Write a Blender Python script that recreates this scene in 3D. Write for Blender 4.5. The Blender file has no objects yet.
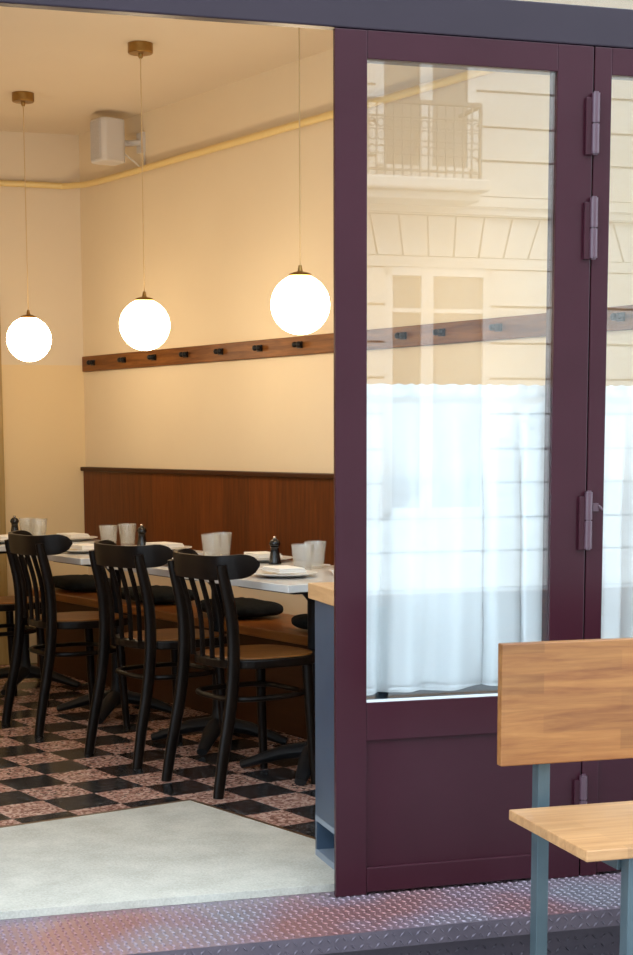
import bpy, math, random
from mathutils import Vector, Matrix

random.seed(7)
S = bpy.context.scene
C = S.collection
R = math.radians

# ------------------------------------------------------------------ camera
cam_data = bpy.data.cameras.new('camera')
cam = bpy.data.objects.new('camera', cam_data)
C.objects.link(cam)
rt = Vector((0.8238467, -0.5668059, -0.0027872))
dn = Vector((-0.0746765, -0.1036645, -0.991805))
fw = Vector((0.561872, 0.8173034, -0.1277307))
m = Matrix((rt, -dn, -fw)).transposed().to_4x4()
m.translation = Vector((0, 0, 1.27))
cam.matrix_world = m
cam_data.lens = 61.8637
cam_data.sensor_width = 36.0
cam_data.shift_y = 0.18077
cam_data.clip_start = 0.05
S.camera = cam

# ------------------------------------------------------------------ light and exposure
S.view_settings.view_transform = 'Standard'
S.view_settings.look = 'None'
S.view_settings.gamma = 1
S.view_settings.exposure = 0.4
SKY = 3.7
SUN = 1.3
LAMP = 21.5
world = bpy.data.worlds.new('sky')
S.world = world
world.use_nodes = True
bg = world.node_tree.nodes['Background']
bg.inputs['Color'].default_value = (0.72, 0.86, 1.0, 1)
bg.inputs['Strength'].default_value = SKY
FA = Vector((0.95257, -0.30432, 0))       # along the shop front
FN = Vector((0.30432, 0.95257, 0))        # into the room
sun_data = bpy.data.lights.new('sun', 'SUN')
sun_data.energy = SUN
sun_data.angle = R(1.0)
sun_data.color = (1.0, 0.93, 0.82)
sun = bpy.data.objects.new('sun', sun_data)
C.objects.link(sun)
sd = (-FN * 0.62 + FA * 0.18 + Vector((0, 0, -0.75))).normalized()
sun.rotation_euler = sd.to_track_quat('-Z', 'Y').to_euler()
sun.location = (0, 0, 12)

# ------------------------------------------------------------------ materials
def mat(name, col, rough=0.5, metal=0.0, spec=0.5):
    x = bpy.data.materials.new(name)
    x.use_nodes = True
    b = x.node_tree.nodes['Principled BSDF']
    b.inputs['Base Color'].default_value = (*col, 1)
    b.inputs['Roughness'].default_value = rough
    b.inputs['Metallic'].default_value = metal
    b.inputs['Specular IOR Level'].default_value = spec
    return x

class NT:
    def __init__(s, m):
        s.t = m.node_tree; s.n = s.t.nodes; s.l = s.t.links
        s.b = s.n.get('Principled BSDF'); s.out = s.n.get('Material Output')
    def add(s, k, **kw):
        nd = s.n.new(k)
        for a, v in kw.items():
            if a.startswith('i_'):
                nd.inputs[a[2:].replace('_', ' ')].default_value = v
            else:
                setattr(nd, a, v)
        return nd
    def link(s, a, b): s.l.new(a, b)
    def coords(s, scale=(1, 1, 1)):
        tc = s.add('ShaderNodeTexCoord'); mp = s.add('ShaderNodeMapping')
        mp.inputs['Scale'].default_value = scale
        s.link(tc.outputs['Object'], mp.inputs['Vector'])
        return mp.outputs['Vector']
    def ramp(s, fac, stops):
        r = s.add('ShaderNodeValToRGB')
        e = r.color_ramp.elements
        while len(e) < len(stops): e.new(0.5)
        for q, (p, c) in zip(e, stops):
            q.position = p; q.color = (*c, 1)
        s.link(fac, r.inputs['Fac'])
        return r.outputs['Color']
    def bump(s, h, strength=0.2, dist=0.01):
        b = s.add('ShaderNodeBump'); b.inputs['Strength'].default_value = strength
        b.inputs['Distance'].default_value = dist
        s.link(h, b.inputs['Height']); s.link(b.outputs['Normal'], s.b.inputs['Normal'])

def noisy(name, c1, c2, scale=(1, 1, 1), nscale=5.0, rough=0.5, metal=0.0, bump=0.0, detail=4, spec=0.5, lo=0.3, hi=0.7):
    x = mat(name, c1, rough, metal, spec); t = NT(x)
    v = t.coords(scale)
    nz = t.add('ShaderNodeTexNoise', i_Scale=nscale, i_Detail=detail)
    t.link(v, nz.inputs['Vector'])
    t.link(t.ramp(nz.outputs['Fac'], [(lo, c1), (hi, c2)]), t.b.inputs['Base Color'])
    if bump: t.bump(nz.outputs['Fac'], bump)
    return x

def wood(name, c1, c2, axis='x', rough=0.4, board=None, jitter=0.5, spec=0.5):
    """grain along the axis; board = (length, width) adds glued staves of varied tone"""
    x = mat(name, c1, rough, 0, spec); t = NT(x)
    sc = {'x': (1.6, 22, 22), 'y': (22, 1.6, 22), 'z': (22, 22, 1.6)}[axis]
    v = t.coords(sc)
    nz = t.add('ShaderNodeTexNoise', i_Scale=2.2, i_Detail=6.0, i_Roughness=0.62, i_Distortion=0.5)
    t.link(v, nz.inputs['Vector'])
    col = t.ramp(nz.outputs['Fac'], [(0.3, c1), (0.72, c2)])
    if board:
        v2 = t.coords(board[2])
        br = t.add('ShaderNodeTexBrick', i_Scale=1.0, i_Mortar_Size=0.0, i_Brick_Width=board[0], i_Row_Height=board[1])
        br.inputs['Color1'].default_value = (1 - jitter, 1 - jitter, 1 - jitter, 1)
        br.inputs['Color2'].default_value = (1, 1, 1, 1)
        if board[3] is not None:
            mp = br
            sw = t.add('ShaderNodeSeparateXYZ'); cb = t.add('ShaderNodeCombineXYZ')
            t.link(v2, sw.inputs[0])
            t.link(sw.outputs[board[3][0]], cb.inputs[0]); t.link(sw.outputs[board[3][1]], cb.inputs[1])
            t.link(cb.outputs[0], br.inputs['Vector'])
        mx = t.add('ShaderNodeMix', data_type='RGBA', blend_type='MULTIPLY')
        mx.inputs['Factor'].default_value = 1
        t.link(col, mx.inputs[6]); t.link(br.outputs['Color'], mx.inputs[7])
        col = mx.outputs[2]
    t.link(col, t.b.inputs['Base Color'])
    t.bump(nz.outputs['Fac'], 0.08, 0.004)
    return x

M = {}
M['paint'] = noisy('burgundy_paint', (0.032, 0.0070, 0.0118), (0.038, 0.0090, 0.0150), nscale=3, rough=0.25, spec=0.2)
M['header'] = noisy('header_paint', (0.016, 0.0085, 0.015), (0.019, 0.010, 0.018), nscale=3, rough=0.38, spec=0.3)
M['hinge'] = mat('hinge_paint', (0.075, 0.035, 0.048), 0.3)
M['wall_cream'] = noisy('cream_wall', (0.76, 0.63, 0.44), (0.80, 0.67, 0.47), nscale=1.5, rough=0.75)
M['ceil'] = noisy('ceiling_paint', (0.72, 0.60, 0.44), (0.75, 0.63, 0.47), nscale=1.2, rough=0.85)
M['pipe'] = mat('pipe_paint', (0.78, 0.58, 0.24), 0.4)
M['stone'] = noisy('pale_stone', (0.62, 0.60, 0.56), (0.70, 0.68, 0.64), nscale=1.6, rough=0.9)
M['stone_gap'] = mat('stone_joint', (0.36, 0.34, 0.31), 0.95)
M['street'] = noisy('street_paving', (0.34, 0.335, 0.33), (0.42, 0.415, 0.41), nscale=14, rough=0.85, bump=0.2)
M['win_white'] = mat('white_window_paint', (0.66, 0.655, 0.63), 0.5)
M['win_dark'] = mat('dark_window_glass', (0.20, 0.20, 0.195), 0.08)
M['rail_iron'] = mat('weathered_grey_iron', (0.17, 0.165, 0.155), 0.6)
M['iron'] = mat('black_iron', (0.010, 0.010, 0.011), 0.45, 0, 0.2)
M['black_wood'] = noisy('black_brown_wood', (0.0045, 0.0028, 0.002), (0.010, 0.006, 0.004), scale=(8, 8, 1.5), nscale=4, rough=0.34, spec=0.14)
M['crest_wood'] = noisy('dark_bentwood', (0.005, 0.0035, 0.003), (0.010, 0.0065, 0.005), scale=(1.5, 8, 8), nscale=4, rough=0.36, spec=0.16)
M['seat_wood'] = noisy('seat_plywood', (0.18, 0.065, 0.012), (0.30, 0.115, 0.025), scale=(2, 10, 10), nscale=3, rough=0.35, spec=0.2)
M['panel'] = wood('brown_wood_panel', (0.105, 0.022, 0.003), (0.20, 0.052, 0.008), 'z', 0.38, (20.0, 0.24, (1, 1, 1), (2, 1)), 0.35, spec=0.25)
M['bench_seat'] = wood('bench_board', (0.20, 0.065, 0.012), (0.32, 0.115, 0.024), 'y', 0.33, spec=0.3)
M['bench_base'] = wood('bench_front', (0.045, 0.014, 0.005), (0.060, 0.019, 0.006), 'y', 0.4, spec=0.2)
M['rail'] = wood('rail_wood', (0.09, 0.026, 0.005), (0.27, 0.105, 0.026), 'y', 0.45, spec=0.2)
M['top'] = noisy('grey_marble', (0.60, 0.58, 0.55), (0.70, 0.68, 0.65), nscale=6, rough=0.22)
M['china'] = mat('white_china', (0.80, 0.78, 0.74), 0.2)
M['linen'] = mat('white_linen', (0.80, 0.77, 0.72), 0.9)
M['mill'] = mat('black_lacquer', (0.008, 0.008, 0.009), 0.2)
M['steel'] = mat('steel', (0.6, 0.58, 0.55), 0.25, 1.0)
M['brass'] = noisy('aged_brass', (0.30, 0.17, 0.05), (0.42, 0.26, 0.09), nscale=20, rough=0.35, metal=1.0)
M['cord'] = mat('cord_fabric', (0.62, 0.44, 0.22), 0.6)
M['cushion'] = noisy('black_cushion', (0.010, 0.012, 0.013), (0.018, 0.020, 0.021), nscale=30, rough=0.9, spec=0.1)
M['speaker'] = mat('white_plastic', (0.62, 0.58, 0.54), 0.5)
M['grille'] = noisy('speaker_grille', (0.46, 0.43, 0.41), (0.54, 0.51, 0.48), nscale=180, rough=0.7)
M['counter_paint'] = noisy('blue_grey_paint', (0.028, 0.048, 0.080), (0.042, 0.066, 0.10), nscale=6, rough=0.4)
M['counter_edge'] = mat('blue_grey_edge', (0.17, 0.20, 0.24), 0.45)
M['counter_top'] = wood('counter_wood', (0.42, 0.22, 0.09), (0.58, 0.34, 0.16), 'y', 0.45)
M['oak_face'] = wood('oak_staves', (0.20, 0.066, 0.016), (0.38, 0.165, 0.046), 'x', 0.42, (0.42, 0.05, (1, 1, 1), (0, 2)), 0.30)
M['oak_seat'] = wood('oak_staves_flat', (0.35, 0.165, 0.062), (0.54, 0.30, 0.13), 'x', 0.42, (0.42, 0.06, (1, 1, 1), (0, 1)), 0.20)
M['oak_end'] = wood('oak_end', (0.2, 0.09, 0.03), (0.3, 0.15, 0.06), 'z', 0.55)
M['bench_metal'] = noisy('grey_green_metal', (0.055, 0.085, 0.10), (0.08, 0.115, 0.13), nscale=8, rough=0.42, metal=0.35)
M['gasket'] = mat('pale_gasket', (0.55, 0.56, 0.56), 0.5)
M['door_wood'] = wood('olive_door', (0.30, 0.19, 0.05), (0.42, 0.28, 0.09), 'z', 0.5)
M['brass_trim'] = mat('bronze_trim', (0.16, 0.09, 0.04), 0.4, 0.8)

# two paints on the far wall: paler above 1.685 m
x = mat('two_tone_wall', (0.8, 0.6, 0.3), 0.75); t = NT(x)
tc = t.add('ShaderNodeTexCoord'); sp = t.add('ShaderNodeSeparateXYZ'); t.link(tc.outputs['Object'], sp.inputs[0])
gt = t.add('ShaderNodeMath', operation='GREATER_THAN'); gt.inputs[1].default_value = 1.685; t.link(sp.outputs[2], gt.inputs[0])
mx = t.add('ShaderNodeMix', data_type='RGBA'); t.link(gt.outputs[0], mx.inputs['Factor'])
mx.inputs[6].default_value = (0.76, 0.58, 0.33, 1); mx.inputs[7].default_value = (0.72, 0.60, 0.44, 1)
t.link(mx.outputs[2], t.b.inputs['Base Color']); M['wall_two'] = x

# checkered terrazzo
x = mat('terrazzo_tiles', (0.5, 0.3, 0.3), 0.22); t = NT(x)
tc = t.add('ShaderNodeTexCoord'); sp = t.add('ShaderNodeSeparateXYZ'); t.link(tc.outputs['Object'], sp.inputs[0])
fl = []
for k, off in ((0, 2.430), (1, 5.051)):
    a = t.add('ShaderNodeMath', operation='SUBTRACT'); a.inputs[1].default_value = off; t.link(sp.outputs[k], a.inputs[0])
    d = t.add('ShaderNodeMath', operation='DIVIDE'); d.inputs[1].default_value = 0.205; t.link(a.outputs[0], d.inputs[0])
    q = t.add('ShaderNodeMath', operation='FLOOR'); t.link(d.outputs[0], q.inputs[0]); fl.append(q)
su = t.add('ShaderNodeMath', operation='ADD'); t.link(fl[0].outputs[0], su.inputs[0]); t.link(fl[1].outputs[0], su.inputs[1])
mo = t.add('ShaderNodeMath', operation='FLOORED_MODULO'); mo.inputs[1].default_value = 2.0; t.link(su.outputs[0], mo.inputs[0])
lt = t.add('ShaderNodeMath', operation='GREATER_THAN'); lt.inputs[1].default_value = 0.5; t.link(mo.outputs[0], lt.inputs[0])
vo = t.add('ShaderNodeTexVoronoi', i_Scale=95.0); t.link(tc.outputs['Object'], vo.inputs['Vector'])
bw = t.add('ShaderNodeRGBToBW'); t.link(vo.outputs['Color'], bw.inputs[0])
pale = t.ramp(bw.outputs[0], [(0.25, (0.21, 0.105, 0.080)), (0.5, (0.40, 0.215, 0.165)), (0.8, (0.64, 0.44, 0.36))])
dark = t.ramp(bw.outputs[0], [(0.3, (0.007, 0.008, 0.010)), (0.66, (0.014, 0.016, 0.020)), (0.9, (0.12, 0.115, 0.115))])
mx = t.add('ShaderNodeMix', data_type='RGBA'); t.link(lt.outputs[0], mx.inputs['Factor'])
t.link(dark, mx.inputs[6]); t.link(pale, mx.inputs[7]); t.link(mx.outputs[2], t.b.inputs['Base Color'])
M['tiles'] = x

# coir-like pale mat
x = mat('pale_mat', (0.55, 0.54, 0.48), 0.95, 0, 0.1); t = NT(x)
v = t.coords()
n1 = t.add('ShaderNodeTexNoise', i_Scale=160.0, i_Detail=3.0); n2 = t.add('ShaderNodeTexNoise', i_Scale=7.0, i_Detail=3.0)
t.link(v, n1.inputs['Vector']); t.link(v, n2.inputs['Vector'])
ad = t.add('ShaderNodeMath', operation='ADD'); t.link(n1.outputs['Fac'], ad.inputs[0]); t.link(n2.outputs['Fac'], ad.inputs[1])
hf = t.add('ShaderNodeMath', operation='MULTIPLY'); hf.inputs[1].default_value = 0.5; t.link(ad.outputs[0], hf.inputs[0])
t.link(t.ramp(hf.outputs[0], [(0.35, (0.36, 0.345, 0.295)), (0.65, (0.51, 0.49, 0.425))]), t.b.inputs['Base Color'])
t.bump(n1.outputs['Fac'], 0.4, 0.004); M['mat'] = x

# painted tread plate, paint worn to metal and rust-red in patches
x = mat('tread_plate', (0.2, 0.15, 0.2), 0.34, 0.45); t = NT(x)
v = t.coords()
nz = t.add('ShaderNodeTexNoise', i_Scale=2.3, i_Detail=5.0); t.link(v, nz.inputs['Vector'])
t.link(t.ramp(nz.outputs['Fac'], [(0.36, (0.21, 0.195, 0.225)), (0.50, (0.22, 0.155, 0.185)), (0.62, (0.23, 0.115, 0.115))]), t.b.inputs['Base Color'])
M['tread'] = x
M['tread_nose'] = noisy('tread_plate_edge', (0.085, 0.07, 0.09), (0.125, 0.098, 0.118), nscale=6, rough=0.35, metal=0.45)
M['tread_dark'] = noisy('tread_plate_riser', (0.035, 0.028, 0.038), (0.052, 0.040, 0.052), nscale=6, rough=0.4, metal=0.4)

# opal glass globe that gives light
x = bpy.data.materials.new('opal_globe'); x.use_nodes = True; t = NT(x); t.n.remove(t.b)
em = t.add('ShaderNodeEmission'); em.inputs['Color'].default_value = (1.0, 0.77, 0.50, 1); em.inputs['Strength'].default_value = LAMP
t.link(em.outputs[0], t.out.inputs['Surface']); M['globe'] = x

# window glass
def glass(name, refl, tint=(0.96, 0.98, 0.98)):
    x = bpy.data.materials.new(name); x.use_nodes = True; t = NT(x); t.n.remove(t.b)
    tr = t.add('ShaderNodeBsdfTransparent'); tr.inputs['Color'].default_value = (*tint, 1)
    gl = t.add('ShaderNodeBsdfGlossy'); gl.inputs['Roughness'].default_value = 0.0
    mx = t.add('ShaderNodeMixShader'); mx.inputs[0].default_value = refl
    t.link(tr.outputs[0], mx.inputs[1]); t.link(gl.outputs[0], mx.inputs[2]); t.link(mx.outputs[0], t.out.inputs['Surface'])
    return x
M['glass'] = glass('window_glass', 0.105)
# tumblers: thick cloudy glass
x = bpy.data.materials.new('tumbler_glass'); x.use_nodes = True; t = NT(x); t.n.remove(t.b)
tr = t.add('ShaderNodeBsdfTransparent'); tr.inputs['Color'].default_value = (0.93, 0.94, 0.93, 1)
df = t.add('ShaderNodeBsdfDiffuse'); df.inputs['Color'].default_value = (0.85, 0.84, 0.81, 1)
gl = t.add('ShaderNodeBsdfGlossy'); gl.inputs['Roughness'].default_value = 0.08
m1 = t.add('ShaderNodeMixShader'); m1.inputs[0].default_value = 0.20
m2 = t.add('ShaderNodeMixShader'); m2.inputs[0].default_value = 0.10
t.link(tr.outputs[0], m1.inputs[1]); t.link(df.outputs[0], m1.inputs[2])
t.link(m1.outputs[0], m2.inputs[1]); t.link(gl.outputs[0], m2.inputs[2]); t.link(m2.outputs[0], t.out.inputs['Surface'])
M['tumbler'] = x
# thin curtain cotton
def cloth(name, transp):
    x = bpy.data.materials.new(name); x.use_nodes = True; t = NT(x); t.n.remove(t.b)
    df = t.add('ShaderNodeBsdfDiffuse'); df.inputs['Color'].default_value = (0.97, 0.975, 0.98, 1)
    tl = t.add('ShaderNodeBsdfTranslucent'); tl.inputs['Color'].default_value = (0.85, 0.88, 0.90, 1)
    tr = t.add('ShaderNodeBsdfTransparent')
    m1 = t.add('ShaderNodeMixShader'); m1.inputs[0].default_value = 0.16
    m2 = t.add('ShaderNodeMixShader'); m2.inputs[0].default_value = transp
    t.link(df.outputs[0], m1.inputs[1]); t.link(tl.outputs[0], m1.inputs[2])
    t.link(m1.outputs[0], m2.inputs[1]); t.link(tr.outputs[0], m2.inputs[2]); t.link(m2.outputs[0], t.out.inputs['Surface'])
    return x
M['curtain'] = cloth('curtain_cotton', 0.16)

# ------------------------------------------------------------------ mesh helpers
class MB:
    def __init__(s): s.v = []; s.f = []
    def add(s, vs, fs):
        o = len(s.v); s.v += [tuple(p) for p in vs]; s.f += [tuple(i + o for i in f) for f in fs]; return s
    def box(s, x0, x1, y0, y1, z0, z1):
        vs = [(x, y, z) for z in (z0, z1) for y in (y0, y1) for x in (x0, x1)]
        return s.add(vs, [(0, 2, 3, 1), (4, 5, 7, 6), (0, 1, 5, 4), (2, 6, 7, 3), (0, 4, 6, 2), (1, 3, 7, 5)])
    def prism(s, poly, z0, z1):
        k = len(poly)
        vs = [(p[0], p[1], z0) for p in poly] + [(p[0], p[1], z1) for p in poly]
        return s.add(vs, [tuple(range(k))[::-1], tuple(range(k, 2 * k))] + [(i, (i + 1) % k, k + (i + 1) % k, k + i) for i in range(k)])
    def lathe(s, prof, c=(0, 0, 0), k=28):
        """prof: (r, z) from bottom to top"""
        vs = []; fs = []
        for r, z in prof:
            for i in range(k):
                a = 2 * math.pi * i / k
                vs.append((c[0] + r * math.cos(a), c[1] + r * math.sin(a), c[2] + z))
        for j in range(len(prof) - 1):
            for i in range(k):
                i2 = (i + 1) % k
                fs.append((j * k + i, j * k + i2, (j + 1) * k + i2, (j + 1) * k + i))
        fs.append(tuple(range(k))[::-1]); fs.append(tuple((len(prof) - 1) * k + i for i in range(k)))
        return s.add(vs, fs)
    def tube(s, pts, r, k=10, closed=False, flat=(1, 1)):
        """round bar swept along points; r may be a list; flat scales the two cross axes"""
        P = [Vector(p) for p in pts]; nP = len(P)
        rr = r if isinstance(r, (list, tuple)) else [r] * nP
        vs = []; fs = []; u = None
        for i, p in enumerate(P):
            if closed: d = P[(i + 1) % nP] - P[i - 1]
            else: d = P[min(i + 1, nP - 1)] - P[max(i - 1, 0)]
            d.normalize()
            if u is None:
                u = d.cross(Vector((0, 0, 1)) if abs(d.z) < 0.9 else Vector((0, 1, 0))).normalized()
            u = (u - d * u.dot(d)).normalized(); w = d.cross(u)
            for j in range(k):
                a = 2 * math.pi * j / k
                vs.append(p + (u * math.cos(a) * flat[0] + w * math.sin(a) * flat[1]) * rr[i])
        last = nP if closed else nP - 1
        for i in range(last):
            for j in range(k):
                a = i * k + j; b = i * k + (j + 1) % k; i2 = ((i + 1) % nP) * k
                fs.append((a, b, i2 + (j + 1) % k, i2 + j))
        if not closed:
            fs.append(tuple(range(k))[::-1]); fs.append(tuple((nP - 1) * k + j for j in range(k)))
        return s.add(vs, fs)
    def grid(s, fn, nu, nv):
        vs = [fn(i / nu, j / nv) for j in range(nv + 1) for i in range(nu + 1)]
        fs = [(j * (nu + 1) + i, j * (nu + 1) + i + 1, (j + 1) * (nu + 1) + i + 1, (j + 1) * (nu + 1) + i) for j in range(nv) for i in range(nu)]
        return s.add(vs, fs)
    def build(s, name, material, parent=None, smooth=False, bevel=0, loc=None, rotz=None, seg=2):
        me = bpy.data.meshes.new(name)
        me.from_pydata([tuple(p) for p in s.v], [], s.f)
        me.validate(); me.update()
        import bmesh
        bm = bmesh.new(); bm.from_mesh(me); bmesh.ops.recalc_face_normals(bm, faces=bm.faces); bm.to_mesh(me); bm.free()
        me.materials.append(material)
        o = bpy.data.objects.new(name, me); C.objects.link(o)
        if smooth:
            me.polygons.foreach_set('use_smooth', [True] * len(me.polygons))
            me.set_sharp_from_angle(angle=R(42))
        if bevel:
            b = o.modifiers.new('bevel', 'BEVEL'); b.width = bevel; b.segments = seg; b.limit_method = 'ANGLE'
        if parent: o.parent = parent
        if loc is not None: o.location = loc
        if rotz is not None: o.rotation_euler = (0, 0, rotz)
        return o

def thing(name, label, cat, loc=(0, 0, 0), rotz=0, group=None):
    o = bpy.data.objects.new(name, None); o.empty_display_size = 0.1
    C.objects.link(o); o.location = loc; o.rotation_euler = (0, 0, rotz)
    o['label'] = label; o['category'] = cat
    if group: o['group'] = group
    return o
def tag(o, label, cat, group=None):
    o['label'] = label; o['category'] = cat
    if group: o['group'] = group
    return o
def struct(o): o['kind'] = 'structure'; return o
def setting(name, loc=(0, 0, 0), rotz=0):
    o = bpy.data.objects.new(name, None); o.empty_display_size = 0.1
    C.objects.link(o); o.location = loc; o.rotation_euler = (0, 0, rotz); o['kind'] = 'structure'
    return o
def dup(root, loc, rotz, label, group=None):
    def cp(o, parent):
        c = o.copy(); C.objects.link(c)
        if parent: c.parent = parent
        for ch in list(o.children): cp(ch, c)
        return c
    r = cp(root, None); r.location = loc; r.rotation_euler = (0, 0, rotz); r['label'] = label
    if group: r['group'] = group
    return r

# the shop front has its own axes: x along it, y into the room, origin on its outer face
FLOC = FN * 4.296
FROT = math.atan2(FA.y, FA.x)
def fpt(x, y, z=0.0): return FLOC + FA * x + FN * y + Vector((0, 0, z))

# ------------------------------------------------------------------ room shell
XW = 4.25           # face of the long wall
HC = 2.948           # ceiling
A = fpt(0, 0); 
def fa_at(xw):      # where the line x = xw meets the shop front
    return (xw - FLOC.x) / FA.x
cornA = (XW, (4.296 - 0.30432 * XW) / 0.95257)
cornB = (XW, (9.39 - 0.30432 * XW) / 0.95257)
BL = 9.39 - 4.296   # depth of the room in front axes
pC = fpt(-3.2, BL); pD = fpt(-3.2, 0.0605)
pIn = fpt(fa_at(XW), 0.05)
poly = [(XW, cornA[1] + 0.0605 / 0.95257), (cornB[0], cornB[1]), (pC.x, pC.y), (pD.x, pD.y)]
struct(MB().prism(poly, -0.14, 0.0).build('floor', M['tiles']))
big = [(XW + 0.2, cornA[1] - 0.1), (XW + 0.2, cornB[1] + 0.3), (pC.x - 0.3, pC.y + 0.3), (pD.x - 0.3, pD.y - 0.02)]
struct(MB().prism(big, HC, HC + 0.12).build('ceiling', M['ceil']))
struct(MB().box(XW, XW + 0.2, cornA[1] - 0.1, cornB[1] + 0.25, -0.14, HC).build('wall_right', M['wall_cream']))
struct(MB().box(-3.4, fa_at(XW) - 1.2, BL, BL + 0.2, -0.14, HC).build('wall_back', M['wall_two'], loc=FLOC, rotz=FROT))
struct(MB().box(-3.4, -3.2, 0.05, BL + 0.2, -0.14, HC).build('wall_left', M['wall_cream'], loc=FLOC, rotz=FROT))
XR = fa_at(XW)
struct(MB().box(-3.4, -0.9, 0.0, 0.12, -0.16, 3.0).build('wall_front', M['paint'], loc=FLOC, rotz=FROT))
struct(MB().box(-6.5, 9.5, 0.0, 0.3, 3.02, 9.0).box(-6.5, -3.4, 0.0, 0.3, -0.16, 3.02).box(3.16, 9.5, 0.0, 0.3, -0.16, 3.02)
       .build('wall_upper', M['stone'], loc=FLOC, rotz=FROT))
struct(MB().box(-9, 12, -10.6, -0.05, -0.26, -0.16).build('floor_street', M['street'], loc=FLOC, rotz=FROT))

# far door in the back wall, its casing just enters the frame
d3 = setting('door_3', FLOC, FROT)
MB().box(0.915, 1.0, BL - 0.035, BL, 0, 2.08).box(0.02, 0.10, BL - 0.035, BL, 0, 2.08).box(0.02, 1.0, BL - 0.035, BL, 2.0, 2.08).build('casing', M['door_wood'], d3, bevel=0.004)
dl = MB().box(0.10, 0.915, BL - 0.015, BL, 0.01, 2.0).build('door_leaf', M['door_wood'], d3)
MB().tube([(0.84, BL - 0.015, 1.0), (0.84, BL - 0.06, 1.0), (0.74, BL - 0.06, 1.0)], 0.008).build('handle', M['steel'], dl, smooth=True)

# ------------------------------------------------------------------ shop front: header, transom, jamb
struct(MB().box(-0.9, XR + 0.02, -0.014, 0.028, 2.3445, 2.449).box(1.38, XR, 0.046, 0.06, 2.325, 2.37).build('trim_1', M['header'], loc=FLOC, rotz=FROT, bevel=0.004))
struct(MB().box(2.872, XR + 0.04, -0.005, 0.09, -0.03, 2.352).build('trim_2', M['paint'], loc=FLOC, rotz=FROT, bevel=0.003))
w1 = setting('window_1', FLOC, FROT)
MB().box(-0.9, XR, 0.0, 0.06, 2.96, 3.02).box(-0.9, -0.84, 0.0, 0.06, 2.449, 2.96).box(3.02, XR, 0.0, 0.06, 2.449, 2.96).build('window_frame', M['paint'], w1)
MB().box(-0.84, 3.02, 0.012, 0.018, 2.449, 2.96).build('pane', M['glass'], w1)

# ------------------------------------------------------------------ folding door leaves
def leaf(name, x0, x1, ls, rs):
    d = setting(name, FLOC - FN * 0.012 - FA * 0.005, FROT)
    T = 0.055; zt = 2.343; zb = -0.004
    MB().box(x0, x0 + ls, 0, 0.018, zb - 0.0065, zt).box(x0 + 0.02, x0 + ls, 0.018, T, zb - 0.0065, zt).build('stile', M['paint'], d, bevel=0.0025)
    MB().box(x1 - rs, x1, 0, T, zb - 0.0065, zt).build('stile', M['paint'], d, bevel=0.0025)
    a, b = x0 + ls, x1 - rs
    MB().box(a, b, 0, T, 2.270, zt).build('top_rail', M['paint'], d, bevel=0.002)
    MB().box(a, b, 0, T, 0.432, 0.540).build('middle_rail', M['paint'], d, bevel=0.002)
    MB().box(a, b, 0, T, zb, 0.068).build('bottom_rail', M['paint'], d, bevel=0.004)
    MB().box(a, b, 0.012, 0.032, 0.068, 0.432).build('panel', M['paint'], d)
    g = MB().box(a, b, 0.010, 0.016, 0.540, 2.270).build('pane', M['glass'], d)
    MB().box(a, b, 0.002, 0.010, 0.540, 0.5465).build('glazing_bead', M['gasket'], d)
    return d
d1 = leaf('door_1', 1.3530, 2.1035, 0.0905, 0.108)
d2 = leaf('door_2', 2.1075, 2.868, 0.0525, 0.10)
for z0, z1 in ((2.054, 2.216), (1.770, 1.934), (0.956, 1.117), (0.150, 0.294)):
    zm = (z0 + z1) / 2
    h = MB().lathe([(0.0115, z0), (0.0115, zm - 0.002)], (2.106, -0.012, 0), 14).lathe([(0.0115, zm + 0.002), (0.0115, z1)], (2.106, -0.012, 0), 14).build('hinge', M['hinge'], d1, smooth=True)
    MB().lathe([(0.007, z0 - 0.004), (0.007, z1 + 0.004)], (2.106, -0.012, 0), 12).build('pin', M['hinge'], h, smooth=True)
    MB().box(2.078, 2.104, -0.012, -0.0005, z0 - 0.004, z1 - 0.012).build('plate', M['paint'], h, bevel=0.002)
lt_ = MB().box(2.122, 2.140, -0.008, 0.0, 1.062, 1.085).tube([(2.140, -0.006, 1.078), (2.150, -0.012, 1.066)], 0.004, 8).build('latch', M['hinge'], d2)

# ------------------------------------------------------------------ tread plate step
st = thing('doorstep', 'long worn purple tread plate step running below the burgundy folding doors', 'step', FLOC - Vector((0, 0, 0.012)), FROT)
y0, y1 = -0.342, 0.055
def lugs(mb, u0, u1, v0, v1, pt, pitch=0.0225, L=0.0205, W=0.0066, hgt=0.0034):
    nu = int((u1 - u0) / pitch); nv = int((v1 - v0) / pitch)
    for i in range(nu):
        for j in range(nv):
            cu = u0 + (i + 0.5) * pitch; cv = v0 + (j + 0.5) * pitch
            a = R(45) if (i + j) % 2 else R(-45)
            ca, sa = math.cos(a), math.sin(a)
            q = []
            for du, dv, hh in ((-L / 2, 0, 0), (0, -W / 2, 0), (L / 2, 0, 0), (0, W / 2, 0), (-L / 5, 0, hgt), (L / 5, 0, hgt)):
                q.append(pt(cu + du * ca - dv * sa, cv + du * sa + dv * ca, hh))
            mb.add(q, [(0, 1, 4), (1, 5, 4), (1, 2, 5), (2, 3, 5), (3, 4, 5), (3, 0, 4)])
    return mb
tp = MB().box(-0.9, 3.06, y0 + 0.001, y1, -0.006, 0.0)
lugs(tp, -0.88, 2.95, y0 + 0.004, y1 - 0.004, lambda u, v, h: (u, v, h - 0.0003))
tp.build('tread', M['tread'], st)
ns = MB().box(-0.9, 3.06, y0 - 0.001, y0 + 0.014, -0.048, -0.0005)
lugs(ns, -0.88, 2.95, -0.048, -0.002, lambda u, v, h: (u, y0 - 0.001 - h, v), 0.0225)
ns.build('nosing', M['tread_nose'], st)
rs = MB().box(-0.9, 3.06, y0 + 0.02, y1, -0.148, -0.007)
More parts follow.
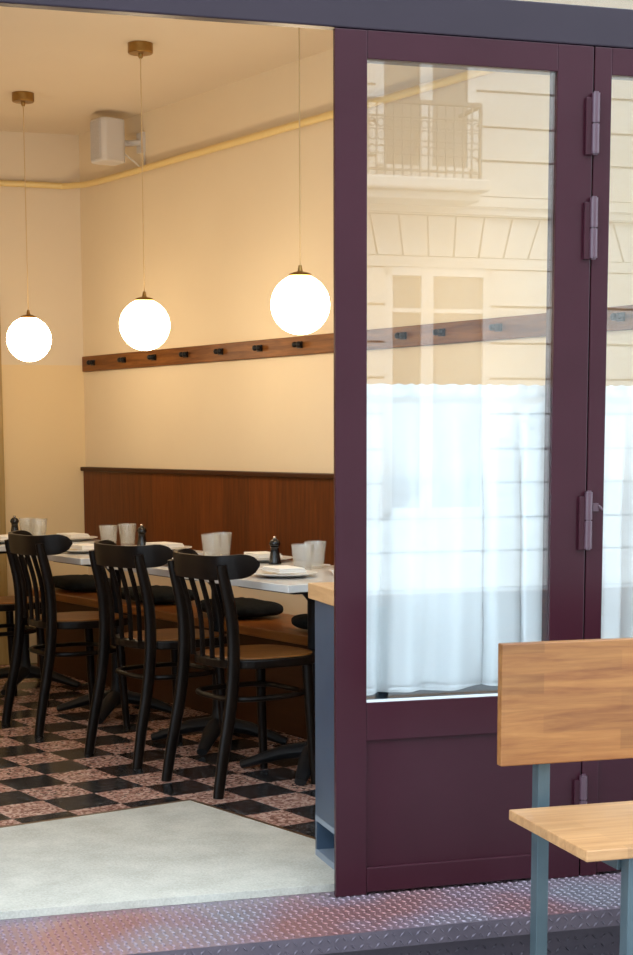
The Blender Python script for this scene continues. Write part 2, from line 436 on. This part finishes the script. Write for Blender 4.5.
lugs(rs, -0.88, 2.95, -0.147, -0.05, lambda u, v, h: (u, y0 + 0.02 - h, v), 0.027)
rs.build('riser', M['tread_dark'], st)

# ------------------------------------------------------------------ mat inside the door
a0 = fpt(-0.5, 0.0605)
xr = lambda w: 2.838 + (4.917 - w) * 0.055
mp = [(a0.x, a0.y), (2.905, fpt((2.905 - FLOC.x - FN.x * 0.0605) / FA.x, 0.0605).y), (2.838, 4.917), (1.25, 4.915)]
l0, l1, l2 = fpt(-0.5, 0.0555), fpt(1.60, 0.0555), fpt(1.60, 0.0603)
l3 = fpt(-0.5, 0.0603)
mt = MB().prism(mp, 0.0005, 0.010).prism([(q.x, q.y) for q in (l0, l1, l2, l3)], -0.0115, 0.010).build('entrance_mat', M['mat'])
tag(mt, 'pale grey entrance mat lying on the checkered tiles in the doorway', 'mat')
MB().prism([(mp[1][0], mp[1][1]), (mp[1][0] + 0.012, mp[1][1]), (2.85, 4.929), (1.25, 4.927), (1.25, 4.915), (2.838, 4.917)], 0.0005, 0.0112).build('edge_strip', M['brass_trim'], mt)

# ------------------------------------------------------------------ counter behind the door
ct = thing('shelf_counter', 'blue grey shelf counter with a wooden top standing just inside behind the door', 'counter', FLOC, FROT)
ct.location = FLOC + Vector((0, 0, 0.0105))
MB().box(1.392, 2.0, 0.150, 0.405, 0.785, 0.832).build('top', M['counter_top'], ct, bevel=0.003)
MB().box(1.408, 1.430, 0.160, 0.388, 0.125, 0.785).build('side_panel', M['counter_paint'], ct, bevel=0.002)
MB().box(1.960, 1.985, 0.160, 0.388, 0.0, 0.785).build('side_panel', M['counter_paint'], ct, bevel=0.002)
MB().box(1.430, 1.960, 0.160, 0.180, 0.125, 0.785).build('front_panel', M['counter_paint'], ct)
MB().box(1.408, 1.960, 0.160, 0.388, 0.108, 0.125).build('shelf', M['counter_edge'], ct)
MB().box(1.408, 1.960, 0.160, 0.388, 0.0, 0.020).build('bottom_board', M['counter_edge'], ct)
MB().box(1.408, 1.960, 0.372, 0.388, 0.020, 0.108).build('back_panel', M['counter_paint'], ct)

# ------------------------------------------------------------------ curtains on the inside of the door glass
def curtain(name_label, x0, x1, seed, zt=1.4215, zb=0.549, diag=False):
    rnd = random.Random(seed)
    c = thing('cafe_curtain', name_label, 'curtain', FLOC, FROT)
    ks = [(rnd.uniform(46, 54), rnd.uniform(0, 6), 0.015), (rnd.uniform(62, 80), rnd.uniform(0, 6), 0.006), (rnd.uniform(14, 18), rnd.uniform(0, 6), 0.012)]
    yc = 0.104
    k1, p1 = ks[0][0], ks[0][1]
    def ph(x, z): return k1 * x + p1 + 0.9 * math.sin(11 * x + p1) + 0.35 * math.sin(2.6 * z + 5 * x)
    def amp(z): return min(1.0, max(0.0, (zt - 0.05 - z) / 0.22))
    def fold(x, z):
        return amp(z) * (0.023 * math.sin(ph(x, z)) + 0.005 * math.sin(2.3 * ph(x, z) + 1)) + 0.0025 * math.sin(19 * z + 9 * x)
    def shift(x, z):
        return amp(z) * (0.014 + 0.008 * math.sin(9 * x + seed)) * math.sin(ph(x, z) + 0.9)
    def surf(u, v):
        x = x0 + (x1 - x0) * u; z = zb + (zt - zb) * v
        ruffle = 0.0035 * math.sin(x * 95 + seed) if v > 0.975 else 0
        if v > 0.985: z += 0.0018 * math.sin(x * 150 + 1.7 * math.sin(x * 31))
        if v < 0.02: z += 0.004 * math.sin(x * 23 + seed) + 0.004 * math.sin(x * 11)
        rod = 0.004 if 0.955 < v < 0.975 else 0
        return (x + shift(x, z), yc + fold(x, z) + ruffle - rod, z)
    MB().grid(surf, 220, 90).build('fabric', M['curtain'], c, smooth=True)
    def hem(u, v):
        x = x0 + (x1 - x0) * u; z = zb + 0.006 + 0.095 * v + 0.006 * math.sin(x * 17 + seed) * v
        return (x + shift(x, z), yc - 0.003 + fold(x, z), z)
    MB().grid(hem, 160, 6).build('hem', M['curtain'], c, smooth=True)
    if diag:  # added second cloth layer, makes the curtain brighter below a diagonal edge
        def lay(u, v):
            x = x0 + (x1 - x0) * u
            zd = 1.02 + max(0, x - 1.50) * 0.70
            z = zb + 0.02 + (zd - zb - 0.02) * v
            return (x + shift(x, z), yc - 0.006 + fold(x, z), z)
        MB().grid(lay, 160, 60).build('diagonal_layer', M['curtain'], c, smooth=True)
    MB().tube([(x0 - 0.002, yc + 0.014, zt - 0.028), (x1 + 0.015, yc + 0.014, zt - 0.028)], 0.005, 8).build('rod', M['steel'], c, smooth=True)
    return c
curtain('white cotton half curtain behind the left door leaf glass, beside the open doorway', 1.40, 2.02, 3, diag=True)
curtain('white cotton half curtain behind the right door leaf, cut by the photo edge', 2.135, 2.80, 8)

# ------------------------------------------------------------------ wall fittings
# pipe
tag(MB().tube([(-2.8, BL - 0.022, 2.672), (0.4, BL - 0.022, 2.670), (1.25, BL - 0.022, 2.666), (1.36, BL - 0.026, 2.664)], 0.017, 12).build('pipe', M['pipe'], smooth=True, loc=FLOC, rotz=FROT),
    'thin yellow painted pipe under the ceiling on the back wall', 'pipe')
pe = fpt(1.36, BL - 0.026, 2.66)
tag(MB().tube([(pe.x - XW, pe.y - 6, 2.663), (-0.034, 8.36 - 6, 2.660), (-0.024, 8.2 - 6, 2.660), (-0.024, 0, 2.664), (-0.024, 3.35 - 6, 2.672)], 0.017, 12).build('pipe', M['pipe'], smooth=True, loc=(XW, 6, 0)),
    'thin yellow painted pipe running along the wall above the coat rail', 'pipe')
# coat rail
cr = thing('coat_rail', 'long brown wooden coat rail with black pegs on the cream wall', 'coat rail', (XW, 6, 1.69))
MB().box(-0.024, -0.0005, 3.4 - 6, 8.47 - 6, -0.042, 0.042).build('board', M['rail'], cr, bevel=0.003)
for wq in (8.33, 7.965, 7.633, 7.30, 6.96, 6.607, 6.27, 5.90, 5.50, 5.247, 4.90, 4.56, 4.244, 3.9):
    q = wq - 6
    hk = MB().box(-0.032, -0.024, q - 0.018, q + 0.018, -0.012, 0.018)
    hk.tube([(-0.03, q, 0.006), (-0.036, q - 0.012, 0.006), (-0.042, q - 0.016, 0.006)], [0.007, 0.007, 0.008], 8)
    hk.tube([(-0.03, q, 0.0), (-0.036, q + 0.012, 0.003), (-0.042, q + 0.016, 0.003)], [0.007, 0.007, 0.008], 8)
    for s in (-1, 1):
        hk.lathe([(0.004, -0.013), (0.011, -0.009), (0.014, 0.0), (0.011, 0.009), (0.004, 0.013)], (-0.044, q + s * 0.017, 0.004), 12)
    hk.build('hook', M['iron'], cr, smooth=True)
# wood backrest panel
wp = thing('wall_panel', 'dark brown wood backrest panel fixed along the wall above the bench', 'wall panel', (XW, 6, 0))
MB().box(-0.022, -0.0005, 3.4 - 6, 8.485 - 6, 0.585, 1.092).build('boards', M['panel'], wp)
MB().box(-0.040, -0.0005, 3.4 - 6, 8.49 - 6, 1.092, 1.116).build('cap', M['bench_base'], wp, bevel=0.005)
# speaker
sp_ = thing('speaker', 'white wall speaker on a bracket in the ceiling corner', 'speaker', (4.085, 7.83, 2.80))
MB().prism([(-0.075, -0.058), (-0.075, 0.058), (-0.052, 0.078), (0.05, 0.070), (0.07, 0.05), (0.07, -0.05), (0.05, -0.070), (-0.052, -0.078)], -0.110, 0.110).build('cabinet', M['speaker'], sp_, bevel=0.010, seg=3)
MB().prism([(-0.080, -0.048), (-0.080, 0.048), (-0.073, 0.060), (-0.073, -0.060)], -0.095, 0.095).build('grille', M['grille'], sp_)
MB().tube([(0.06, 0, 0.0), (0.11, 0, 0.0), (0.13, -0.04, 0.0), (0.164, -0.06, 0.0)], 0.016, 10).box(0.150, 0.1645, -0.095, -0.025, -0.05, 0.05).build('bracket', M['speaker'], sp_, smooth=True)
MB().tube([(0.06, -0.03, -0.05), (0.10, -0.08, -0.10), (0.155, -0.10, -0.15), (0.157, -0.10, -0.11), (0.157, -0.09, -0.03)], 0.004, 8).build('cable', M['speaker'], sp_, smooth=True)

# ------------------------------------------------------------------ banquette bench
bq = thing('banquette', 'long brown wooden bench along the wall behind the tables', 'bench', (XW, 6, 0))
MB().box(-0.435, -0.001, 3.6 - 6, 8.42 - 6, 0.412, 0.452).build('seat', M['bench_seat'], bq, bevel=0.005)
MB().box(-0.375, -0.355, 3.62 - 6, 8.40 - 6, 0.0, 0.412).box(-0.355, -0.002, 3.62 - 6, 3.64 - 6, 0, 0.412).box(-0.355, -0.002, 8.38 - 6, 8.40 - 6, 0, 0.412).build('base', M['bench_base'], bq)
for y, ln, lab in ((5.67, 0.44, 'black seat cushion on the bench nearest the door edge'), (6.48, 0.44, 'black seat cushion on the bench behind the nearest chair'),
                   (7.28, 0.45, 'black seat cushion on the bench behind the middle chair'), (8.12, 0.45, 'black seat cushion on the bench behind the leftmost whole chair')):
    def cu(u, v, ln=ln):
        a = (u - 0.5) * 2 * math.pi; b = (v - 0.5) * math.pi
        sg = lambda t, e: math.copysign(abs(t) ** e, t)
        return (0.15 * sg(math.cos(b), 0.6) * sg(math.cos(a), 0.45), ln / 2 * sg(math.cos(b), 0.6) * sg(math.sin(a), 0.45), 0.036 * sg(math.sin(b), 0.8) + 0.003 * math.sin(9 * a) * math.cos(b))
    o = MB().grid(cu, 40, 20).build('seat_cushion', M['cushion'], smooth=True, loc=(4.02, y, 0.4915), rotz=R(random.uniform(-5, 5)))
    tag(o, lab, 'cushion', 'black cushions along the bench')

# ------------------------------------------------------------------ tables
TZ = 0.76
def make_table():
    t = thing('bistro_table', '', 'table', group='bistro tables along the bench')
    MB().box(-0.34, 0.34, -0.335, 0.335, TZ - 0.028, TZ).build('tabletop', M['top'], t, bevel=0.003)
    MB().box(-0.22, 0.22, -0.19, 0.19, TZ - 0.05, TZ - 0.028).build('top_support', M['iron'], t)
    MB().lathe([(0.06, 0.055), (0.055, 0.09), (0.030, 0.12), (0.026, 0.16), (0.026, 0.66), (0.05, 0.69), (0.09, TZ - 0.05)], (0, 0, 0), 20).build('pedestal', M['iron'], t, smooth=True)
    for k in range(4):
        a = R(45 + 90 * k); c, s = math.cos(a), math.sin(a)
        MB().tube([(0.03 * c, 0.03 * s, 0.085), (0.13 * c, 0.13 * s, 0.07), (0.24 * c, 0.24 * s, 0.034), (0.29 * c, 0.29 * s, 0.018)], [0.034, 0.030, 0.022, 0.018], 10, flat=(1.25, 0.9)).build('foot', M['iron'], t, smooth=True)
    return t
TN = 3.51
tabs = [(5.12, 'marble bistro table nearest the door with its white corner showing'), (5.83, 'marble bistro table second from the door behind the nearest chair'),
        (6.74, 'marble bistro table behind the middle chair, third from the door'), (7.76, 'marble bistro table farthest from the door, behind the leftmost whole chair')]
tb0 = make_table(); tb0.location = (TN, tabs[0][0], 0); tb0['label'] = tabs[0][1]
for y, lab in tabs[1:]: dup(tb0, (TN, y, 0), 0, lab)

# ------------------------------------------------------------------ chairs (local +x is the way the sitter faces)
def smoothpts(P, k=5):
    P = [Vector(p) for p in P]; out = []
    for i in range(len(P) - 1):
        p0, p1, p2, p3 = P[max(i - 1, 0)], P[i], P[i + 1], P[min(i + 2, len(P) - 1)]
        for j in range(k):
            t = j / k
            out.append(0.5 * ((2 * p1) + (p2 - p0) * t + (2 * p0 - 5 * p1 + 4 * p2 - p3) * t * t + (3 * p1 - p0 - 3 * p2 + p3) * t ** 3))
    out.append(P[-1]); return out
def make_chair():
    c = thing('bentwood_chair', '', 'chair', group='dark bentwood chairs')
    for s in (-1, 1):
        pts = smoothpts([(-0.222, 0.188 * s, 0.0), (-0.198, 0.184 * s, 0.14), (-0.162, 0.179 * s, 0.32), (-0.145, 0.176 * s, 0.48), (-0.150, 0.174 * s, 0.64), (-0.183, 0.174 * s, 0.79), (-0.190, 0.174 * s, 0.830)])
        k = len(pts)
        MB().tube(pts, [0.0175 + 0.0035 * math.sin(math.pi * min(1, i / k * 1.1)) for i in range(k)], 12, flat=(1.18, 0.85)).build('rear_leg', M['black_wood'], c, smooth=True)
        pts = smoothpts([(0.205, 0.175 * s, 0.0), (0.192, 0.168 * s, 0.22), (0.180, 0.160 * s, 0.468)])
        MB().tube(pts, [0.015 + 0.006 * i / len(pts) for i in range(len(pts))], 12).build('front_leg', M['black_wood'], c, smooth=True)
    # crest: a band bent into a U whose rounded ends sweep forward
    nu = 44; nvv = 8
    def cp(u):
        t = (u - 0.5) * 2
        return Vector((-0.208 + 0.172 * (1 - math.cos(t * 1.5)) ** 1.7, 0.210 * math.sin(t * 1.5), 0))
    mb = MB()
    for side in (0, 1):
        def sf(u, v, side=side):
            p = cp(u); q = cp(min(1, u + 0.01)) - cp(max(0, u - 0.01)); nrm = Vector((-q.y, q.x, 0)).normalized()
            e = abs(u - 0.5) * 2; hh = 0.043
            if e > 0.80: hh *= math.sqrt(max(0.03, 1 - ((e - 0.80) / 0.20) ** 2))
            z = 0.817 + 0.014 * e ** 3 + (v - 0.5) * 2 * hh
            th = 0.0105 * (1 - 0.25 * (2 * v - 1) ** 4)
            p = p + nrm * (th if side else -th)
            return (p.x - 0.10 * (z - 0.81), p.y, z)
        mb.grid(sf, nu, nvv)
    n1 = (nu + 1) * (nvv + 1)
    idx = lambda i, j: j * (nu + 1) + i
    ring = [idx(i, 0) for i in range(nu + 1)] + [idx(nu, j) for j in range(1, nvv + 1)] + [idx(i, nvv) for i in range(nu - 1, -1, -1)] + [idx(0, j) for j in range(nvv - 1, 0, -1)]
    for a in range(len(ring)):
        b = (a + 1) % len(ring)
        mb.f.append((ring[a], ring[b], ring[b] + n1, ring[a] + n1))
    mb.build('crest_rail', M['crest_wood'], c, smooth=True)
    for k in range(4):
        yk = -0.108 + 0.072 * k
        pts = smoothpts([(-0.148, yk * 0.95, 0.483), (-0.156, yk * 0.97, 0.64), (-0.200, yk, 0.80)])
        MB().tube(pts, 0.0095, 8, flat=(1.15, 0.75)).build('slat', M['black_wood'], c, smooth=True)
    # seat ring and plywood seat
    def seat_poly(g):
        out = []
        for i in range(40):
            a = 2 * math.pi * i / 40
            ca, sa = math.cos(a), math.sin(a)
            out.append((0.060 + (0.215 + g) * math.copysign(abs(ca) ** 0.72, ca), (0.205 + g) * math.copysign(abs(sa) ** 0.72, sa) * (1 + 0.05 * ca)))
        return out
    MB().prism(seat_poly(0), 0.452, 0.485).build('seat_frame', M['black_wood'], c, bevel=0.006)
    MB().prism(seat_poly(-0.022), 0.477, 0.4885).build('seat', M['seat_wood'], c, bevel=0.003)
    ring = []
    for i in range(48):
        a = 2 * math.pi * i / 48; ca, sa = math.cos(a), math.sin(a)
        ring.append((0.032 + 0.170 * math.copysign(abs(ca) ** 0.6, ca), 0.168 * math.copysign(abs(sa) ** 0.6, sa), 0.340))
    MB().tube(ring, 0.0105, 8, closed=True).build('stretcher_ring', M['black_wood'], c, smooth=True)
    return c
ch0 = make_chair(); ch0.location = (3.176, 5.105, 0); ch0.rotation_euler = (0, 0, 0)
ch0['label'] = 'dark bentwood chair nearest the door, its back to the doorway'
dup(ch0, (3.190, 5.765, 0), R(3), 'middle one of the dark bentwood chairs seen whole')
dup(ch0, (3.195, 6.615, 0), R(-2), 'dark bentwood chair under the leftmost globe lamp')
dup(ch0, (3.215, 7.50, 0), R(2), 'far dark bentwood chair cut by the left photo edge')

# ------------------------------------------------------------------ things on the tables
def make_tumbler():
    return tag(MB().lathe([(0.030, 0.0), (0.033, 0.003), (0.044, 0.104), (0.0445, 0.107), (0.0425, 0.107), (0.0405, 0.09), (0.0315, 0.016), (0.002, 0.013)], (0, 0, 0), 30)
               .build('tumbler', M['tumbler'], smooth=True), '', 'glass', 'tumblers on the tables')
tum = [(3.535, 5.235, 'front tumbler of the pair on the table nearest the door'), (3.680, 5.360, 'rear tumbler of the pair on the table nearest the door'),
       (3.605, 6.035, 'front tumbler of the pair behind the nearest chair back'), (3.700, 6.105, 'rear tumbler of the pair behind the nearest chair back'),
       (3.585, 6.945, 'left tumbler of the pair behind the middle chair back'), (3.725, 7.020, 'right tumbler of the pair behind the middle chair back'),
       (3.600, 7.745, 'front tumbler on the farthest table behind the leftmost whole chair back'), (3.585, 7.85, 'rear tumbler on the farthest table behind the leftmost whole chair back')]
g0 = make_tumbler(); g0.location = (tum[0][0], tum[0][1], TZ + 0.0005); g0['label'] = tum[0][2]
for x_, y_, lab in tum[1:]: dup(g0, (x_, y_, TZ + 0.0005), random.random(), lab)

pm = thing('pepper_mill', 'black pepper mill beside the tumblers nearest the door', 'pepper mill', (3.665, 5.630, TZ + 0.0005), group='pepper mills on the tables')
MB().lathe([(0.026, 0), (0.027, 0.006), (0.024, 0.014), (0.0185, 0.050), (0.0165, 0.066), (0.020, 0.072)], (0, 0, 0), 20).build('body', M['mill'], pm, smooth=True)
MB().lathe([(0.014, 0.072), (0.021, 0.076), (0.0235, 0.085), (0.019, 0.096), (0.010, 0.103)], (0, 0, 0), 20).build('head', M['mill'], pm, smooth=True)
MB().lathe([(0.004, 0.102), (0.0075, 0.106), (0.0075, 0.111), (0.003, 0.115)], (0, 0, 0), 14).build('knob', M['steel'], pm, smooth=True)
dup(pm, (3.690, 6.810, TZ + 0.0005), 0, 'black pepper mill beside the tumblers behind the middle chair')
dup(pm, (3.590, 8.02, TZ + 0.0005), 0, 'black pepper mill above the leftmost chair back at the photo edge')

pl0 = tag(MB().lathe([(0.055, 0.0), (0.075, 0.002), (0.125, 0.014), (0.127, 0.017), (0.123, 0.0175), (0.075, 0.006), (0.003, 0.005)], (0, 0, 0), 36)
          .build('plate', M['china'], smooth=True, loc=(3.36, 5.10, TZ + 0.0005)), 'white plate at the near side of the table nearest the door', 'plate', 'white plates set on the tables')
plates = [(3.66, 5.02, 'white plate at the bench side of the table nearest the door'),
          (3.36, 5.82, 'white plate at the chair side of the second table from the door'), (3.70, 5.86, 'white plate at the bench side of the second table, right of the tumblers'),
          (3.36, 6.74, 'white plate at the chair side of the table behind the middle chair'), (3.71, 6.63, 'white plate at the bench side of the table behind the middle chair'),
          (3.36, 7.62, 'white plate at the chair side of the farthest table'), (3.71, 7.58, 'white plate at the bench side of the farthest table')]
plates[2] = (3.715, 5.800, 'white plate at the bench side of the second table, behind the pepper mill')
for x_, y_, lab in plates: dup(pl0, (x_, y_, TZ + 0.0005), 0, lab)
def make_napkin():
    mb = MB().box(-0.085, 0.085, -0.055, 0.055, 0, 0.006).box(-0.083, 0.083, -0.054, 0.053, 0.0062, 0.012).box(-0.080, 0.082, -0.050, 0.053, 0.0122, 0.018)
    return tag(mb.build('napkin', M['linen'], bevel=0.0025), '', 'napkin', 'folded napkins on the plates')
nk = make_napkin(); nk.location = (3.36, 5.10, TZ + 0.0185); nk.rotation_euler = (0, 0, R(80)); nk['label'] = 'folded white napkin on the near plate of the table nearest the door'
for (x_, y_, lab), a in zip(plates, (85, 95, 80, 88, 92, 84, 90)):
    dup(nk, (x_, y_, TZ + 0.0185), R(a), lab.replace('white plate at', 'napkin on the plate at'))
tag(MB().lathe([(0.020, 0), (0.024, 0.002), (0.036, 0.028), (0.037, 0.030), (0.034, 0.030), (0.022, 0.006), (0.002, 0.005)], (0, 0, 0), 24)
    .build('salt_dish', M['china'], smooth=True, loc=(3.50, 4.93, TZ + 0.0005)), 'small white dish at the door end of the nearest table', 'dish')

# ------------------------------------------------------------------ pendant lamps
def make_pendant():
    p = thing('pendant_lamp', '', 'lamp', group='white globe pendant lamps')
    MB().lathe([(0.050, -0.042), (0.054, -0.038), (0.054, -0.0005), (0.05, 0.0)], (0, 0, 0), 28).lathe([(0.006, -0.062), (0.010, -0.056), (0.011, -0.042)], (0, 0, 0), 14).build('canopy', M['brass'], p, smooth=True)
    MB().tube([(0, 0, -0.055), (0, 0, -0.6), (0, 0, -1.062)], 0.0026, 8).build('cord', M['cord'], p, smooth=True)
    MB().lathe([(0.040, -1.082), (0.044, -1.078), (0.040, -1.071), (0.024, -1.0655), (0.010, -1.062), (0.006, -1.040)], (0, 0, 0), 24).build('cap', M['brass'], p, smooth=True)
    r = 0.110
    MB().lathe([(max(0.001, r * math.sin(math.pi * i / 24)), -1.183 - r * math.cos(math.pi * i / 24)) for i in range(25)], (0, 0, 0), 40).build('globe', M['globe'], p, smooth=True)
    return p
pd = make_pendant(); pd.location = (3.475, 5.155, HC); pd['label'] = 'white globe pendant lamp nearest the door, largest of the three'
dup(pd, (3.515, 6.43, HC), 0, 'white globe pendant lamp hanging between the other two globes')
dup(pd, (3.525, 7.645, HC), 0, 'white globe pendant lamp farthest from the door, at the left photo edge')
for wq, lab in ((5.6, 'added unseen globe lamp on the other side of the room near the street'), (7.0, 'added unseen globe lamp on the other side of the room, middle'), (8.3, 'added unseen globe lamp on the other side of the room near the back wall')):  # unseen globes, added to brighten the walls
    dup(pd, (1.0, wq, HC), 0, lab)

# ------------------------------------------------------------------ bench on the street
sb = thing('street_bench', 'light wooden bench with grey metal legs outside before the doors', 'bench', FLOC, FROT)
X0, X1 = 1.580, 2.80; ZG = -0.16
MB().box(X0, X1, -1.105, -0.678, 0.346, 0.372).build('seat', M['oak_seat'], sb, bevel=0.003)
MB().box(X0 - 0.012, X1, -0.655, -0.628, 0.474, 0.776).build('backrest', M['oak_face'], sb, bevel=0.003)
for xa in (1.681, 2.66):
    MB().box(xa, xa + 0.032, -0.627, -0.590, ZG, 0.74).build('rear_leg', M['bench_metal'], sb, bevel=0.002)
    MB().box(xa + 0.013, xa + 0.052, -1.085, -1.048, ZG, 0.3455).build('front_leg', M['bench_metal'], sb, bevel=0.002)
    MB().box(xa + 0.004, xa + 0.036, -1.048, -0.627, 0.306, 0.3455).build('seat_rail', M['bench_metal'], sb, bevel=0.002)

# ------------------------------------------------------------------ the house across the street (seen mirrored in the door glass)
YB = -10.296
hb = thing('stone_house', 'pale stone house across the street, mirrored in the door glass', 'building', FLOC, FROT)
MB().box(-9, 16, YB - 0.6, YB - 0.05, -0.16, 6.4).build('wall', M['stone_gap'], hb)
mb = MB()
bays = [-0.7, 2.45, 5.60, 8.75, 11.9]
def course(mb, z0, z1, holes):
    xs = -9.0; g = 0.011
    for h0, h1 in holes + [(16, 16)]:
        if h0 > xs: mb.box(xs, h0, YB - 0.06, YB, z0 + g, z1 - g)
        xs = h1
z = -0.16
lower = [(b - 0.53, b + 0.53) for b in bays]; upper = [(b - 0.62, b + 0.36) for b in bays]
zl = [-0.16, 0.2, 0.52, 0.85, 1.17, 1.50, 1.83, 2.16, 2.50, 2.845]
for a, b in zip(zl, zl[1:]):
    course(mb, a, b, lower if a >= 0.5 else [])
mb.box(-9, 16, YB - 0.06, YB + 0.01, 2.845, 2.94)
# voussoirs: a band of wedge stones
kx = -9.0
for i in range(100):
    xa, xb = kx + i * 0.25, kx + (i + 1) * 0.25
    bc = min(bays, key=lambda b: abs(b - (xa + xb) / 2)); 
    la = 0.12 * max(-1, min(1, (xa - bc) / 0.9)) ; lb = 0.12 * max(-1, min(1, (xb - bc) / 0.9))
    g = 0.009
    v = [(xa + g, 2.94 + g), (xb - g, 2.94 + g), (xb + lb - g, 3.32 - g), (xa + la + g, 3.32 - g)]
    if v[2][0] - v[3][0] < 0.05: continue
    mb.add([(p[0], YB - 0.06, p[1]) for p in v] + [(p[0], YB, p[1]) for p in v], [(0, 1, 2, 3), (7, 6, 5, 4), (0, 4, 5, 1), (1, 5, 6, 2), (2, 6, 7, 3), (3, 7, 4, 0)])
mb.box(-9, 16, YB - 0.06, YB + 0.02, 3.32, 3.50)
zu = [3.50, 3.83, 4.135, 4.455, 4.78, 5.1, 5.43, 5.76]
for a, b in zip(zu, zu[1:]): course(mb, a, b, upper)
mb.box(-9, 16, YB - 0.06, YB + 0.02, 5.76, 6.4)
mb.build('stonework', M['stone'], hb)
mbc = MB().box(-9, 16, YB, YB + 0.07, 3.33, 3.40).box(-9, 16, YB, YB + 0.10, 3.40, 3.44)
mbc.build('cornice', M['stone'], hb)
for b in bays:
    f = MB()
    def frame(x0, x1, z0, z1, muls, trs):
        for (p, q) in ((x0, x0 + 0.08), (x1 - 0.08, x1)): f.box(p, q, YB - 0.05, YB + 0.0, z0, z1)
        f.box(x0, x1, YB - 0.05, YB, z1 - 0.08, z1); f.box(x0, x1, YB - 0.05, YB, z0, z0 + 0.1)
        for q in muls: f.box(q - 0.06, q + 0.06, YB - 0.05, YB + 0.004, z0, z1)
        for q in trs: f.box(x0, x1, YB - 0.05, YB - 0.002, q - 0.02, q + 0.02)
    frame(b - 0.53, b + 0.53, 0.52, 2.845, [b - 0.11], [2.45])
    lo = f.build('window', M['win_white'], hb, bevel=0.004)
    MB().box(b - 0.45, b + 0.45, YB - 0.045, YB - 0.035, 0.62, 2.77).build('pane', M['win_dark'], lo)
    f = MB(); frame(b - 0.62, b + 0.36, 3.66, 5.76, [b - 0.13], [4.9])
    hi = f.build('window', M['win_white'], hb, bevel=0.004)
    MB().box(b - 0.54, b + 0.28, YB - 0.045, YB - 0.035, 3.76, 5.68).build('pane', M['win_dark'], hi)
    bl = MB().box(b - 1.15, b + 0.29, YB, YB + 0.55, 3.47, 3.575).box(b - 1.10, b + 0.23, YB, YB + 0.46, 3.39, 3.47).build('balcony', M['stone'], hb, bevel=0.02)
    rl = MB(); x0, x1, yr = b - 1.11, b + 0.20, YB + 0.50
    rl.box(x0, x1, yr - 0.02, yr + 0.02, 4.20, 4.235).box(x0, x1, yr - 0.012, yr + 0.012, 3.62, 3.64).box(x0, x1, yr - 0.012, yr + 0.012, 4.08, 4.095)
    for xe in (x0, x1): rl.box(xe - 0.015, xe + 0.015, YB, yr, 4.20, 4.23).box(xe - 0.014, xe + 0.014, yr - 0.014, yr + 0.014, 3.575, 4.23)
    nb = 16
    for i in range(nb + 1):
        xx = x0 + (x1 - x0) * i / nb
        rl.box(xx - 0.007, xx + 0.007, yr - 0.007, yr + 0.007, 3.575, 4.2)
        if i < nb:
            cx = xx + (x1 - x0) / nb / 2
            for zc, rad in ((3.80, 0.04), (3.93, 0.048), (4.03, 0.035)):
                rl.tube([(cx + rad * math.cos(2 * math.pi * k / 10), yr, zc + rad * math.sin(2 * math.pi * k / 10)) for k in range(10)], 0.007, 5, closed=True)
    rl.build('railing', M['rail_iron'], bl)
